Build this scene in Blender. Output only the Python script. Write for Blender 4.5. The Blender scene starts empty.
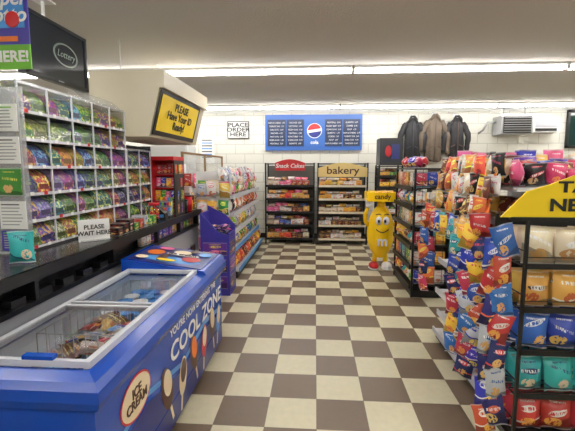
import bpy, math, random
from mathutils import Vector, Matrix
rnd = random.Random(7)
V = Vector
X, Y, Z = V((1,0,0)), V((0,1,0)), V((0,0,1))

def C(r,g,b):
    f=lambda c:(c/12.92 if c<=.04045 else ((c+.055)/1.055)**2.4)
    return (f(r/255),f(g/255),f(b/255),1)

# ------------------------------------------------------------ materials
def base_mat(name):
    m=bpy.data.materials.new(name); m.use_nodes=True
    return m, m.node_tree.nodes, m.node_tree.links, m.node_tree.nodes['Principled BSDF']
def mat(name,col,rough=.5,metal=0,emit=0,noise=0,nscale=8,bump=0,spec=.5):
    m,n,l,p=base_mat(name)
    p.inputs['Base Color'].default_value=col
    p.inputs['Roughness'].default_value=rough
    p.inputs['Metallic'].default_value=metal
    p.inputs['Specular IOR Level'].default_value=spec
    if emit:
        p.inputs['Emission Color'].default_value=col
        p.inputs['Emission Strength'].default_value=emit
    if noise or bump:
        t=n.new('ShaderNodeTexNoise'); t.inputs['Scale'].default_value=nscale; t.inputs['Detail'].default_value=4
        g=n.new('ShaderNodeNewGeometry'); l.new(g.outputs['Position'],t.inputs['Vector'])
        if noise:
            mx=n.new('ShaderNodeMix'); mx.data_type='RGBA'
            mx.inputs[6].default_value=tuple(c*(1-noise) for c in col[:3])+(1,)
            mx.inputs[7].default_value=tuple(min(1,c*(1+noise)) for c in col[:3])+(1,)
            l.new(t.outputs['Fac'],mx.inputs[0]); l.new(mx.outputs[2],p.inputs['Base Color'])
        if bump:
            b=n.new('ShaderNodeBump'); b.inputs['Strength'].default_value=bump; b.inputs['Distance'].default_value=.01
            l.new(t.outputs['Fac'],b.inputs['Height']); l.new(b.outputs[0],p.inputs['Normal'])
    return m
def clear(name,tint=(1,1,1,1),gloss=.12,rough=.03,solid=0,solidcol=(.8,.85,.9,1),fres=.7):
    m=bpy.data.materials.new(name); m.use_nodes=True; n=m.node_tree.nodes; l=m.node_tree.links; n.clear()
    o=n.new('ShaderNodeOutputMaterial'); t=n.new('ShaderNodeBsdfTransparent'); t.inputs[0].default_value=tint
    g=n.new('ShaderNodeBsdfGlossy'); g.inputs['Roughness'].default_value=rough
    lw=n.new('ShaderNodeLayerWeight'); lw.inputs[0].default_value=.2
    ad=n.new('ShaderNodeMath'); ad.operation='MULTIPLY_ADD'; ad.inputs[1].default_value=fres; ad.inputs[2].default_value=gloss
    l.new(lw.outputs['Fresnel'],ad.inputs[0]); ad.use_clamp=True
    mx=n.new('ShaderNodeMixShader'); l.new(ad.outputs[0],mx.inputs[0])
    src=t.outputs[0]
    if solid:
        d=n.new('ShaderNodeBsdfDiffuse'); d.inputs[0].default_value=solidcol
        m2=n.new('ShaderNodeMixShader'); m2.inputs[0].default_value=solid
        l.new(t.outputs[0],m2.inputs[1]); l.new(d.outputs[0],m2.inputs[2]); src=m2.outputs[0]
    l.new(src,mx.inputs[1]); l.new(g.outputs[0],mx.inputs[2]); l.new(mx.outputs[0],o.inputs[0])
    return m
class NT:
    def __init__(s,name,rough):
        s.m,s.n,s.l,s.p=base_mat(name); s.p.inputs['Roughness'].default_value=rough
        uv=s.n.new('ShaderNodeUVMap'); sp=s.n.new('ShaderNodeSeparateXYZ'); s.l.new(uv.outputs[0],sp.inputs[0]); s.uv=uv.outputs[0]
        s.U=sp.outputs[0]; s.v=sp.outputs[1]; s.u=s.M('FRACT',s.U)
        wn=s.n.new('ShaderNodeTexWhiteNoise'); wn.noise_dimensions='1D'; s.l.new(s.M('FLOOR',s.U),wn.inputs['W'])
        s3=s.n.new('ShaderNodeSeparateColor'); s.l.new(wn.outputs['Color'],s3.inputs[0]); s.h=[s3.outputs[i] for i in range(3)]
    def M(s,op,a,b=None,c=None):
        q=s.n.new('ShaderNodeMath'); q.operation=op
        for i,k in enumerate((a,b,c)):
            if k is None: continue
            if isinstance(k,(int,float)): q.inputs[i].default_value=k
            else: s.l.new(k,q.inputs[i])
        return q.outputs[0]
    def mix(s,f,a,b):
        q=s.n.new('ShaderNodeMix'); q.data_type='RGBA'; s.l.new(f,q.inputs[0])
        for i,k in ((6,a),(7,b)):
            if isinstance(k,tuple): q.inputs[i].default_value=k
            else: s.l.new(k,q.inputs[i])
        return q.outputs[2]
    def lin(s,x,a,b): return s.M('MULTIPLY_ADD',x,a,b)
    def ell(s,u,v,cu,cv,a,b):
        du=s.M('DIVIDE',s.M('SUBTRACT',u,cu),a); dv=s.M('DIVIDE',s.M('SUBTRACT',v,cv),b)
        return s.M('LESS_THAN',s.M('ADD',s.M('MULTIPLY',du,du),s.M('MULTIPLY',dv,dv)),1)
    def noise(s,su,sv):
        cb=s.n.new('ShaderNodeCombineXYZ'); s.l.new(s.M('MULTIPLY',s.U,su),cb.inputs[0]); s.l.new(s.M('MULTIPLY',s.v,sv),cb.inputs[1])
        n2=s.n.new('ShaderNodeTexNoise'); n2.inputs['Scale'].default_value=1; s.l.new(cb.outputs[0],n2.inputs['Vector']); return n2.outputs['Fac']
    def out(s,col,hue=.03,val=.25,sat=.94,mid=.95):
        hs=s.n.new('ShaderNodeHueSaturation'); s.l.new(col,hs.inputs['Color']); hs.inputs['Saturation'].default_value=sat
        s.l.new(s.lin(s.h[1],hue*2,.5-hue),hs.inputs['Hue']); s.l.new(s.lin(s.h[2],val,mid-val/2),hs.inputs['Value'])
        s.l.new(hs.outputs[0],s.p.inputs['Base Color']); return s.m
def pmat(name,basec,acc,acc2,rough=.3,txt=None):
    """printed packaging, every packet gets its own random layout (integer part of U)"""
    t=NT(name,rough); h1,h2,h3=t.h
    vt=t.M('SUBTRACT',t.v,t.M('MULTIPLY',t.M('SUBTRACT',t.u,.5),t.lin(h1,.7,-.35)))
    wave=t.M('MULTIPLY',t.M('SINE',t.lin(t.u,6,0)),.05)
    sw=t.M('LESS_THAN',t.M('ADD',vt,wave),t.lin(h2,.4,.08))
    dark=tuple(c*.42 for c in basec[:3])+(1,)
    col=t.mix(sw,basec,dark)
    st=t.M('MULTIPLY',t.M('LESS_THAN',t.M('ABSOLUTE',t.M('SUBTRACT',t.M('ADD',vt,wave),t.lin(h2,.4,.08))),.025),t.M('GREATER_THAN',h3,.4))
    col=t.mix(st,col,acc)
    cv=t.lin(h3,.22,.55); ea=t.lin(h1,.16,.2); eb=t.lin(h2,.08,.05)
    o=t.M('MULTIPLY',t.ell(t.u,vt,.5,cv,ea,eb),t.M('GREATER_THAN',h1,.45))
    col=t.mix(o,col,acc)
    tm=t.M('MULTIPLY',t.M('MULTIPLY',t.M('LESS_THAN',t.M('ABSOLUTE',t.M('SUBTRACT',vt,cv)),.045),t.M('LESS_THAN',t.M('ABSOLUTE',t.M('SUBTRACT',t.u,.5)),.33)),t.M('GREATER_THAN',t.noise(24,5),.5))
    tc=t.mix(t.M('GREATER_THAN',h1,.45),acc,txt or basec)
    col=t.mix(tm,col,tc)
    tl=t.M('MULTIPLY',t.M('MULTIPLY',t.M('LESS_THAN',t.M('ABSOLUTE',t.M('SUBTRACT',t.v,.86)),.02),t.M('LESS_THAN',t.M('ABSOLUTE',t.M('SUBTRACT',t.u,.5)),.25)),t.M('GREATER_THAN',t.noise(60,8),.48))
    col=t.mix(tl,col,acc)
    no=t.noise(8,8)
    f=t.M('MULTIPLY',t.ell(t.u,t.v,t.lin(h3,.4,.3),.27,t.lin(h2,.14,.18),.16),t.M('GREATER_THAN',no,.44))
    col=t.mix(f,col,acc2)
    cr=t.M('GREATER_THAN',t.M('ABSOLUTE',t.M('SUBTRACT',t.v,.5)),.46)
    col=t.mix(t.M('MULTIPLY',cr,.45),col,(.7,.7,.7,1))
    return t.out(col)
def tmat(name,c1,c2,c3):
    t=NT(name,.3); n1=t.noise(5,7); n2=t.noise(11,5)
    col=t.mix(t.M('GREATER_THAN',n1,.52),c1,c2)
    col=t.mix(t.M('GREATER_THAN',n2,.6),col,c3)
    col=t.mix(t.M('MULTIPLY',t.M('LESS_THAN',t.M('ABSOLUTE',t.M('SUBTRACT',t.v,.16)),.08),t.M('LESS_THAN',t.M('ABSOLUTE',t.M('SUBTRACT',t.u,.5)),.38)),col,tuple(c*.35 for c in c1[:3])+(1,))
    return t.out(col,.04,.3,.95,.9)

WHITE=C(235,233,228); BLACK=C(18,18,20)
m_black=mat('black_metal',BLACK,.4); m_blackplastic=mat('black_plastic',C(26,26,29),.35)
m_white=mat('white_paint',C(228,228,226),.5); m_steel=mat('steel',C(170,172,175),.3,.9)
m_wire=mat('coated_wire',C(205,208,212),.35)
m_shelfwhite=mat('shelf_white',C(210,211,218),.4); m_grey=mat('grey_panel',C(165,166,168),.5)
m_beige=mat('beige_laminate',C(206,197,172),.5,noise=.03,nscale=3)
m_paper=mat('paper',C(240,240,238),.7)
m_textd=mat('ink_dark',C(30,30,34),.6); m_textw=mat('ink_white',C(245,245,245),.5)
m_red=mat('red_print',C(205,25,35),.4); m_yellow=mat('yellow_print',C(250,215,10),.45)
m_blue=mat('freezer_blue',C(14,72,178),.22); m_dblue=mat('deep_blue',C(20,38,125),.3)
m_lblue=mat('light_blue',C(70,150,225),.35); m_purple=mat('purple_card',C(66,58,165),.4,noise=.4,nscale=9)
m_green=mat('green_print',C(110,185,50),.5); m_wood=mat('wood_trim',C(150,112,70),.5,noise=.2,nscale=20)
m_glass=clear('clear_glass',gloss=.13,fres=.8); m_acry=clear('acrylic',gloss=.03,rough=.1,solid=.025,fres=.3)
m_acry2=clear('acrylic_edge',gloss=.08,rough=.2,solid=.35,solidcol=(.65,.67,.7,1),fres=.3)
m_choc=mat('chocolate',C(80,42,25),.4); m_cream=mat('cream',C(245,225,190),.4)
m_orange=mat('orange_print',C(240,120,25),.4); m_pink=mat('pink_print',C(235,110,160),.45)

P={}
P['red']=pmat('pack_red',C(205,15,25),C(245,240,235),C(245,170,50))
P['blue']=pmat('pack_blue',C(15,70,190),C(240,240,245),C(245,195,80))
P['navy']=pmat('pack_navy',C(20,35,110),C(230,50,35),C(235,190,100),txt=C(255,255,255))
P['yellow']=pmat('pack_yellow',C(252,200,10),C(215,20,25),C(235,130,30),txt=C(255,255,255))
P['gold']=pmat('pack_gold',C(240,190,70),C(250,245,235),C(205,110,30),txt=C(60,40,30))
P['teal']=pmat('pack_teal',C(30,170,180),C(20,50,110),C(240,220,180),txt=C(255,255,255))
P['orange']=pmat('pack_orange',C(240,105,10),C(250,240,60),C(180,50,20))
P['silver']=pmat('pack_silver',C(195,200,210),C(30,70,170),C(225,180,90),rough=.22,txt=C(255,255,255))
P['purple']=pmat('pack_purple',C(100,40,160),C(250,220,60),C(240,120,170))
P['green']=pmat('pack_green',C(45,150,55),C(250,240,80),C(230,190,110))
P['pink']=pmat('pack_pink',C(240,80,145),C(255,250,250),C(250,200,210))
P['white']=pmat('pack_white',C(240,238,234),C(215,35,55),C(225,150,80),txt=C(255,255,255))
P['brown']=pmat('pack_brown',C(115,55,25),C(245,215,120),C(225,160,90))
P['black']=pmat('pack_black',C(25,22,24),C(205,30,35),C(220,180,110),txt=C(255,255,255))
P['lime']=pmat('pack_lime',C(170,205,30),C(250,250,245),C(90,60,40),txt=C(30,90,40))
P['clear']=pmat('pack_clear',C(225,208,180),C(240,240,240),C(190,130,70))
P['bluewhite']=pmat('pack_ice',C(120,185,235),C(245,248,252),C(30,70,170))
ALL=[P[k] for k in P]
def pick(s): return [P[k] for k in s.split()]

# ------------------------------------------------------------ mesh builder
class MB:
    def __init__(s): s.v=[];s.f=[];s.m=[];s.uv=[];s.sm=[];s.slots=[]
    def mi(s,m):
        if m not in s.slots: s.slots.append(m)
        return s.slots.index(m)
    def face(s,pts,m,uv=None,smooth=False):
        b=len(s.v); s.v+= [tuple(p) for p in pts]
        s.f.append(tuple(range(b,b+len(pts)))); s.m.append(s.mi(m))
        s.uv.append(uv or [(0,0)]*len(pts)); s.sm.append(smooth)
    def idx(s,ids,m,uv=None,smooth=True):
        s.f.append(tuple(ids)); s.m.append(s.mi(m)); s.uv.append(uv or [(0,0)]*len(ids)); s.sm.append(smooth)
    def obox(s,c,r,u,w,h,d,m,mside=None):
        o=rnd.randrange(90)
        n=r.cross(u); R=r*w/2;U=u*h/2;N=n*d/2; Q=[(o,0),(o+1,0),(o+1,1),(o,1)]
        ms=mside or m
        s.face([c-R-U+N,c+R-U+N,c+R+U+N,c-R+U+N],m,Q)
        s.face([c+R-U-N,c-R-U-N,c-R+U-N,c+R+U-N],m,Q)
        s.face([c+R-U+N,c+R-U-N,c+R+U-N,c+R+U+N],ms,Q)
        s.face([c-R-U-N,c-R-U+N,c-R+U+N,c-R+U-N],ms,Q)
        s.face([c-R+U+N,c+R+U+N,c+R+U-N,c-R+U-N],ms,Q)
        s.face([c-R-U-N,c+R-U-N,c+R-U+N,c-R-U+N],ms,Q)
    def box(s,x0,x1,y0,y1,z0,z1,m,ms=None):
        s.obox(V(((x0+x1)/2,(y0+y1)/2,(z0+z1)/2)),X,Z,abs(x1-x0),abs(z1-z0),abs(y1-y0),m,ms)
    def prism_y(s,poly,y0,y1,m):
        s.face([(x,y0,z) for x,z in poly],m); s.face([(x,y1,z) for x,z in reversed(poly)],m)
        for i in range(len(poly)):
            a=poly[i];b=poly[(i+1)%len(poly)]
            s.face([(b[0],y0,b[1]),(a[0],y0,a[1]),(a[0],y1,a[1]),(b[0],y1,b[1])],m,[(0,0),(1,0),(1,1),(0,1)])
    def loft(s,rings,m,smooth=True,cap=True):
        b=len(s.v);k=len(rings[0])
        for r in rings: s.v+=[tuple(p) for p in r]
        for j in range(len(rings)-1):
            for i in range(k):
                a=b+j*k+i; c=b+j*k+(i+1)%k
                s.idx([a,c,c+k,a+k],m,[(i/k,j/(len(rings)-1)),((i+1)/k,j/(len(rings)-1)),((i+1)/k,(j+1)/(len(rings)-1)),(i/k,(j+1)/(len(rings)-1))],smooth)
        if cap:
            s.idx([b+i for i in reversed(range(k))],m,None,False)
            s.idx([b+(len(rings)-1)*k+i for i in range(k)],m,None,False)
    def tube(s,p0,p1,r0,m,r1=None,n=8):
        p0=V(p0);p1=V(p1); r1=r0 if r1 is None else r1
        d=(p1-p0).normalized(); a=d.orthogonal().normalized(); b=d.cross(a)
        s.loft([[p+a*math.cos(t*2*math.pi/n)*r+b*math.sin(t*2*math.pi/n)*r for t in range(n)] for p,r in((p0,r0),(p1,r1))],m)
    def path(s,pts,rad,m,n=8):
        pts=[V(p) for p in pts]; rings=[]
        if isinstance(rad,(int,float)): rad=[rad]*len(pts)
        a=None
        for i,p in enumerate(pts):
            d=(pts[min(i+1,len(pts)-1)]-pts[max(i-1,0)]).normalized()
            a=d.orthogonal().normalized() if a is None else (a-d*a.dot(d)).normalized()
            b=d.cross(a)
            rings.append([p+a*math.cos(t*2*math.pi/n)*rad[i]+b*math.sin(t*2*math.pi/n)*rad[i] for t in range(n)])
        s.loft(rings,m)
    def ell(s,c,rx,ry,rz,m,n=14,k=9,fn=None):
        rings=[]
        for j in range(k+1):
            ph=-math.pi/2+math.pi*(j/k)
            ph=max(-1.55,min(1.55,ph)); 
            f=fn(j/k) if fn else 1
            rings.append([(c[0]+rx*f*math.cos(ph)*math.cos(t*2*math.pi/n),c[1]+ry*f*math.cos(ph)*math.sin(t*2*math.pi/n),c[2]+rz*math.sin(ph)) for t in range(n)])
        s.loft(rings,m)
    def bag(s,c,r,u,w,h,t,m,nu=6,nv=8):
        n=r.cross(u); ph=rnd.random()*6; o=rnd.randrange(90)
        for side in (1,-1):
            b=len(s.v)
            for j in range(nv+1):
                vv=(0,.045,.17,.34,.5,.66,.83,.955,1)[j]
                for i in range(nu+1):
                    uu=i/nu
                    pin=1-.09*math.sin(math.pi*vv)
                    q=(vv-.045)/.91
                    th=t/2*(math.sin(math.pi*uu)**.6 if 0<uu<1 else 0)*(math.sin(math.pi*q)**.6 if .001<q<.999 else 0)
                    th*=1+.16*math.sin(uu*9+ph)*math.cos(vv*11+ph*2)
                    z=.010*math.sin(uu*7+ph) if j in(0,1,nv-1,nv) else 0
                    s.v.append(tuple(c+r*(uu-.5)*w*pin+u*(vv-.5)*h+n*(th*side+z)))
            vs=(0,.045,.17,.34,.5,.66,.83,.955,1)
            for j in range(nv):
                for i in range(nu):
                    a=b+j*(nu+1)+i; q=[a,a+1,a+nu+2,a+nu+1]
                    uvq=[(o+i/nu,vs[j]),(o+(i+1)/nu,vs[j]),(o+(i+1)/nu,vs[j+1]),(o+i/nu,vs[j+1])]
                    if side<0: q.reverse(); uvq=[(2*o+1-x,y) for x,y in reversed(uvq)]
                    s.idx(q,m,uvq,True)
    def wirebox(s,x0,x1,y0,y1,z0,z1,m,r=.003,step=.05):
        def rng(a,b):
            k=max(1,round((b-a)/step)); return [a+(b-a)*i/k for i in range(k+1)]
        for y in(y0,y1):
            for z in(z0,(z0+z1)/2,z1): s.tube((x0,y,z),(x1,y,z),r,m,n=4)
            for x in rng(x0,x1): s.tube((x,y,z0),(x,y,z1),r,m,n=4)
        for x in(x0,x1):
            for z in(z0,(z0+z1)/2,z1): s.tube((x,y0,z),(x,y1,z),r,m,n=4)
            for y in rng(y0,y1): s.tube((x,y,z0),(x,y,z1),r,m,n=4)
    def finish(s,name,parent=None,keep=False):
        me=bpy.data.meshes.new(name)
        xs=[p[0] for p in s.v];ys=[p[1] for p in s.v];zs=[p[2] for p in s.v]
        o=V(((min(xs)+max(xs))/2,(min(ys)+max(ys))/2,min(zs)))
        me.from_pydata([tuple(V(p)-o) for p in s.v],[],s.f)
        for m in s.slots: me.materials.append(m)
        me.polygons.foreach_set('material_index',s.m); me.polygons.foreach_set('use_smooth',s.sm)
        ul=me.uv_layers.new(name='UVMap'); flat=[]
        for u in s.uv:
            for a in u: flat+=[a[0],a[1]]
        ul.data.foreach_set('uv',flat); me.update()
        ob=bpy.data.objects.new(name,me); bpy.context.collection.objects.link(ob); ob.location=o
        if parent: attach(ob,parent)
        return ob
def attach(ob,e):
    ob.parent=e; ob.matrix_parent_inverse=Matrix.Translation(-V(e.location))
def group(name,loc):
    e=bpy.data.objects.new(name,None); e.location=loc; e.empty_display_size=.1
    bpy.context.collection.objects.link(e); return e
def text(name,body,loc,size,r,u,m,parent=None,bold=.0,sx=1,ext=.001,align='CENTER',space=1,shear=0):
    cu=bpy.data.curves.new(name,'FONT'); cu.body=body; cu.size=size; cu.align_x=align; cu.align_y='CENTER'
    cu.offset=bold*size; cu.extrude=ext; cu.space_line=space; cu.shear=shear; cu.resolution_u=3
    t=bpy.data.objects.new('tmp',cu); bpy.context.collection.objects.link(t)
    dg=bpy.context.evaluated_depsgraph_get(); me=bpy.data.meshes.new_from_object(t.evaluated_get(dg))
    bpy.data.objects.remove(t); me.name=name; me.materials.clear(); me.materials.append(m)
    ob=bpy.data.objects.new(name,me); bpy.context.collection.objects.link(ob)
    n=r.cross(u); Mx=Matrix((r*sx,u,n)).transposed().to_4x4(); 
    me.transform(Mx); ob.location=loc
    if parent: attach(ob,parent)
    return ob

def row(mb,p,r,u,length,w,h,t,mats,layers=2,gap=.0,kind='bag',jit=.15,same=2,wob=1):
    n=r.cross(u); x=w/2; k=0; m=rnd.choice(mats)
    while x+w/2<=length+.03:
        if k%same==0: m=rnd.choice(mats)
        hh=h*(1-rnd.random()*jit)
        for L in range(layers-1,-1,-1):
            c=V(p)+r*(x+(rnd.random()-.5)*.015*wob)+u*(hh/2+.006)-n*(t*.75*L+t/2+rnd.random()*.02*wob)
            rr=r; uu=u
            if kind=='bag':
                rr=(r+u*(rnd.random()-.5)*.16*wob+n*(rnd.random()-.5)*.35*wob).normalized(); uu=(u+n*(rnd.random()-.4)*.2*wob); uu=(uu-rr*uu.dot(rr)).normalized()
                mb.bag(c,rr,uu,w*1.04,hh,t,m)
            else: mb.obox(c,r,u,w*.96,hh,t*.7,m)
        x+=w+gap; k+=1

# ------------------------------------------------------------ room
def floor_mat():
    m,n,l,p=base_mat('checker_vinyl')
    g=n.new('ShaderNodeNewGeometry'); s=n.new('ShaderNodeSeparateXYZ'); l.new(g.outputs['Position'],s.inputs[0])
    def md(a,off):
        q=n.new('ShaderNodeMath'); q.operation='SUBTRACT'; l.new(a,q.inputs[0]); q.inputs[1].default_value=off
        d=n.new('ShaderNodeMath'); d.operation='DIVIDE'; l.new(q.outputs[0],d.inputs[0]); d.inputs[1].default_value=.305
        return d.outputs[0]
    cb=n.new('ShaderNodeCombineXYZ'); l.new(md(s.outputs[0],.02),cb.inputs[0]); l.new(md(s.outputs[1],2.45),cb.inputs[1]); cb.inputs[2].default_value=.5
    ck=n.new('ShaderNodeTexChecker'); ck.inputs['Scale'].default_value=1; l.new(cb.outputs[0],ck.inputs['Vector'])
    ck.inputs['Color1'].default_value=C(116,98,80); ck.inputs['Color2'].default_value=C(214,206,176)
    no=n.new('ShaderNodeTexNoise'); no.inputs['Scale'].default_value=22; no.inputs['Detail'].default_value=8; l.new(g.outputs['Position'],no.inputs['Vector'])
    mr=n.new('ShaderNodeMapRange'); l.new(no.outputs['Fac'],mr.inputs[0]); mr.inputs[3].default_value=.88; mr.inputs[4].default_value=1.1
    mx=n.new('ShaderNodeMix'); mx.data_type='RGBA'; mx.blend_type='MULTIPLY'; mx.inputs[0].default_value=1
    l.new(ck.outputs[0],mx.inputs[6]); l.new(mr.outputs[0],mx.inputs[7])
    bk=n.new('ShaderNodeTexBrick'); bk.offset=0; bk.inputs['Scale'].default_value=1; bk.inputs['Brick Width'].default_value=1; bk.inputs['Row Height'].default_value=1
    bk.inputs['Mortar Size'].default_value=.005; l.new(cb.outputs[0],bk.inputs['Vector'])
    m2=n.new('ShaderNodeMix'); m2.data_type='RGBA'; l.new(bk.outputs['Fac'],m2.inputs[0]); l.new(mx.outputs[2],m2.inputs[6]); m2.inputs[7].default_value=C(120,106,90)
    l.new(m2.outputs[2],p.inputs['Base Color']); p.inputs['Specular IOR Level'].default_value=.38
    r2=n.new('ShaderNodeMapRange'); l.new(no.outputs['Fac'],r2.inputs[0]); r2.inputs[3].default_value=.27; r2.inputs[4].default_value=.40
    l.new(r2.outputs[0],p.inputs['Roughness'])
    return m
def block_mat():
    m,n,l,p=base_mat('painted_block')
    g=n.new('ShaderNodeNewGeometry'); s=n.new('ShaderNodeSeparateXYZ'); l.new(g.outputs['Position'],s.inputs[0])
    ad=n.new('ShaderNodeMath'); l.new(s.outputs[0],ad.inputs[0]); l.new(s.outputs[1],ad.inputs[1])
    cb=n.new('ShaderNodeCombineXYZ'); l.new(ad.outputs[0],cb.inputs[0]); l.new(s.outputs[2],cb.inputs[1])
    bk=n.new('ShaderNodeTexBrick'); bk.inputs['Scale'].default_value=1; bk.inputs['Brick Width'].default_value=.4; bk.inputs['Row Height'].default_value=.2
    bk.inputs['Mortar Size'].default_value=.008; bk.inputs['Mortar Smooth'].default_value=.4
    bk.inputs['Color1'].default_value=C(231,229,219); bk.inputs['Color2'].default_value=C(226,224,214); bk.inputs['Mortar'].default_value=C(196,194,185)
    l.new(cb.outputs[0],bk.inputs['Vector']); l.new(bk.outputs['Color'],p.inputs['Base Color']); p.inputs['Roughness'].default_value=.5
    return m
m_floor=floor_mat(); m_block=block_mat()
m_ceil=mat('textured_ceiling',C(196,191,184),.9,noise=.06,nscale=60,bump=.4)
x0,x1,y0,y1,H=-5,6.4,-2.5,8.5,2.7
def slab(name,a,m):
    b=MB(); b.box(*a,m); return b.finish(name)
slab('floor',(x0-.1,x1+.1,y0-.1,y1+.1,-.1,0),m_floor)
slab('ceiling',(x0-.1,x1+.1,y0-.1,y1+.1,H,H+.1),m_ceil)
slab('wall_back',(x0,x1,y1,y1+.1,0,H),m_block)
slab('wall_front',(x0,x1,y0-.1,y0,0,H),m_block)
slab('wall_left',(x0-.1,x0,y0,y1,0,H),m_block)
slab('wall_right',(x1,x1+.1,y0,y1,0,H),m_block)
slab('baseboard_back',(x0,x1,y1-.015,y1,0,.1),m_black)
slab('trim_1',(x0,x1,y1-.03,y1,H-.05,H),m_white)

# ceiling fixtures
m_tube=mat('fluorescent_tube',(1,.985,.955,1),.5,emit=26)
def fixture(xa,xb,y):
    g=group('fluorescent_ceiling_light',((xa+xb)/2,y,H))
    b=MB(); b.prism_y([(xa,H-.03),(xb,H-.03),(xb,H),(xa,H)],y-.06,y+.06,m_white)
    b.box(xa,xa+.012,y-.045,y+.045,H-.073,H-.03,m_white); b.box(xb-.012,xb,y-.045,y+.045,H-.073,H-.03,m_white)
    b.finish('housing',g)
    b=MB()
    for dy in(-.03,.03): b.tube((xa+.012,y+dy,H-.055),(xb-.012,y+dy,H-.055),.0165,m_tube,n=8)
    b.finish('tubes',g)
for y,b0,pitch in((7.8,.47,2.9),(4.95,.45,2.43),(2.1,.45,2.43),(-.8,.45,2.43)):
    for k in range(-3,3):
        a=b0+k*pitch; bb=a+pitch-.02
        a=max(a,x0+.2); bb=min(bb,x1-.1)
        if bb-a>1: fixture(a,bb,y)

# ------------------------------------------------------------ chest freezer
g=group('chest_freezer',(-1.07,2.24,0))
b=MB()
fx0,fx1,fy0,fy1=-1.36,-.78,1.28,3.2
HY=2.66
b.box(fx0,fx1,fy0,fy1,.06,.2,m_dblue)
b.box(fx1-.05,fx1,fy0,fy1,.2,.68,m_blue); b.box(fx0,fx0+.05,fy0,fy1,.2,.68,m_blue)
b.box(fx0+.05,fx1-.05,fy0,fy0+.05,.2,.68,m_blue); b.box(fx0+.05,fx1-.05,fy1-.05,fy1,.2,.68,m_blue)
for yy in(fy0+.1,fy1-.1):
    for xx in(fx0+.08,fx1-.08): b.tube((xx,yy,0),(xx,yy,.06),.025,m_black)
b.finish('cabinet',g)
b=MB(); lin=mat('freezer_liner',C(235,242,250),.4)
b.box(fx0+.05,fx1-.05,fy0+.05,fy1-.05,.2,.24,lin)
b.box(fx1-.06,fx1-.05,fy0+.05,fy1-.05,.24,.75,lin); b.box(fx0+.05,fx0+.06,fy0+.05,fy1-.05,.24,.75,lin)
b.box(fx0+.06,fx1-.06,fy0+.05,fy0+.06,.24,.75,lin); b.box(fx0+.06,fx1-.06,HY-.01,HY,.24,.75,lin)
b.finish('liner',g)
b=MB()
def rimring(off,z):
    return [(fx1+off,fy0-off,z),(fx1+off,fy1+off*.3,z),(fx0-off*.2,fy1+off*.3,z),(fx0-off*.2,fy0-off,z)]
prof=[(0,.64),(.03,.655),(.045,.69),(.04,.73),(.02,.755),(-.03,.77),(-.055,.765),(-.06,.72)]
b.loft([rimring(*p) for p in prof],m_blue,smooth=False,cap=False)
b.finish('rim',g)
b=MB()
xa,xb=fx0+.06,fx1-.05
for x in(xa,xb): b.box(x-.013,x+.013,fy0+.05,HY,.765,.795,m_shelfwhite)
for yy in(fy0+.06,1.92,1.97,HY-.01): b.box(xa,xb,yy-.010,yy+.010,.77,.795,m_shelfwhite)
b.box(xa+.22,xa+.34,1.33,1.36,.795,.81,m_blue)
b.finish('lid_frame',g)
b=MB(); b.face([(xa,1.34,.79),(xb,1.34,.79),(xb,1.96,.79),(xa,1.96,.79)],m_glass); b.face([(xa,1.93,.78),(xb,1.93,.78),(xb,HY,.78),(xa,HY,.78)],m_glass); b.finish('sliding_glass',g)
b=MB()
b.prism_y([(fx0,.76),(fx1+.03,.76),(fx1+.01,.785),(fx0,.86)],HY,3.21,m_blue)
b.finish('end_hood',g)
sl=V((.60,0,-.076)).normalized()
b=MB()
nn=sl.cross(Y)
c0=V((-1.065,2.935,.8245))
b.obox(c0,sl,Y,.54,.5,.006,m_dblue)
for i,(mm,dx,dy,w,h) in enumerate([(m_lblue,0,-.12,.46,.16),(m_orange,-.17,.05,.13,.16),(m_choc,-.07,-.08,.07,.2),(m_cream,.02,.12,.14,.12),(m_red,.14,-.06,.14,.14),(m_yellow,-.02,-.15,.14,.07),(m_lblue,.2,.12,.1,.12),(m_cream,-.2,-.15,.09,.1),(m_pink,-.13,.17,.12,.09),(m_choc,.1,.17,.06,.12),(m_textw,.05,.02,.26,.06)]):
    q=[]
    cc=c0+sl*dx+Y*dy+nn*(.004+.001*i)
    for k in range(14):
        a=k*2*math.pi/14; q.append(cc+sl*math.cos(a)*w/2+Y*math.sin(a)*h/2)
    b.face(q,mm)
b.finish('picture_panel',g)
text('hood_lettering','ice cream',c0+sl*.05+Y*.02+nn*.017,.055,sl,Y,m_choc,g,bold=.02)
def gpt(y,z,o=0): return V((fx1+.0015+o,y,z))
b=MB()
pts=[(1.3,.21),(3.18,.21),(3.18,.3),(2.7,.36),(2.2,.30),(1.7,.40),(1.3,.34)]
b.face([gpt(*p) for p in pts],m_dblue)
pts=[(1.3,.37),(1.7,.43),(2.2,.33),(2.7,.39),(3.18,.33),(3.18,.36),(2.7,.43),(2.2,.36),(1.7,.46),(1.3,.4)]
for i in range(4): b.face([gpt(*pts[i]),gpt(*pts[i+1]),gpt(*pts[8-i]),gpt(*pts[9-i])],m_lblue)
def oval(cy,cz,ry,rz,m,o,rot=0):
    q=[]
    for k in range(28):
        a=k*2*math.pi/28; yy=ry*math.cos(a); zz=rz*math.sin(a)
        q.append(gpt(cy+yy*math.cos(rot)-zz*math.sin(rot),cz+yy*math.sin(rot)+zz*math.cos(rot),o))
    b.face(q,m)
oval(1.6,.5,.15,.10,m_red,.001); oval(1.6,.5,.14,.09,m_cream,.002)
def bar(cy,cz,m,m2,rot,sc=1):
    oval(cy,cz,.065*sc,.115*sc,m,.002,rot); oval(cy+.008,cz+.03,.048*sc,.07*sc,m2,.003,rot)
    d=V((0,math.sin(rot),-math.cos(rot)))
    c=gpt(cy,cz,.0012)+d*.15*sc
    b.obox(c,V((0,math.cos(rot),math.sin(rot))),-d,.024,.1*sc,.001,m_cream)
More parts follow.
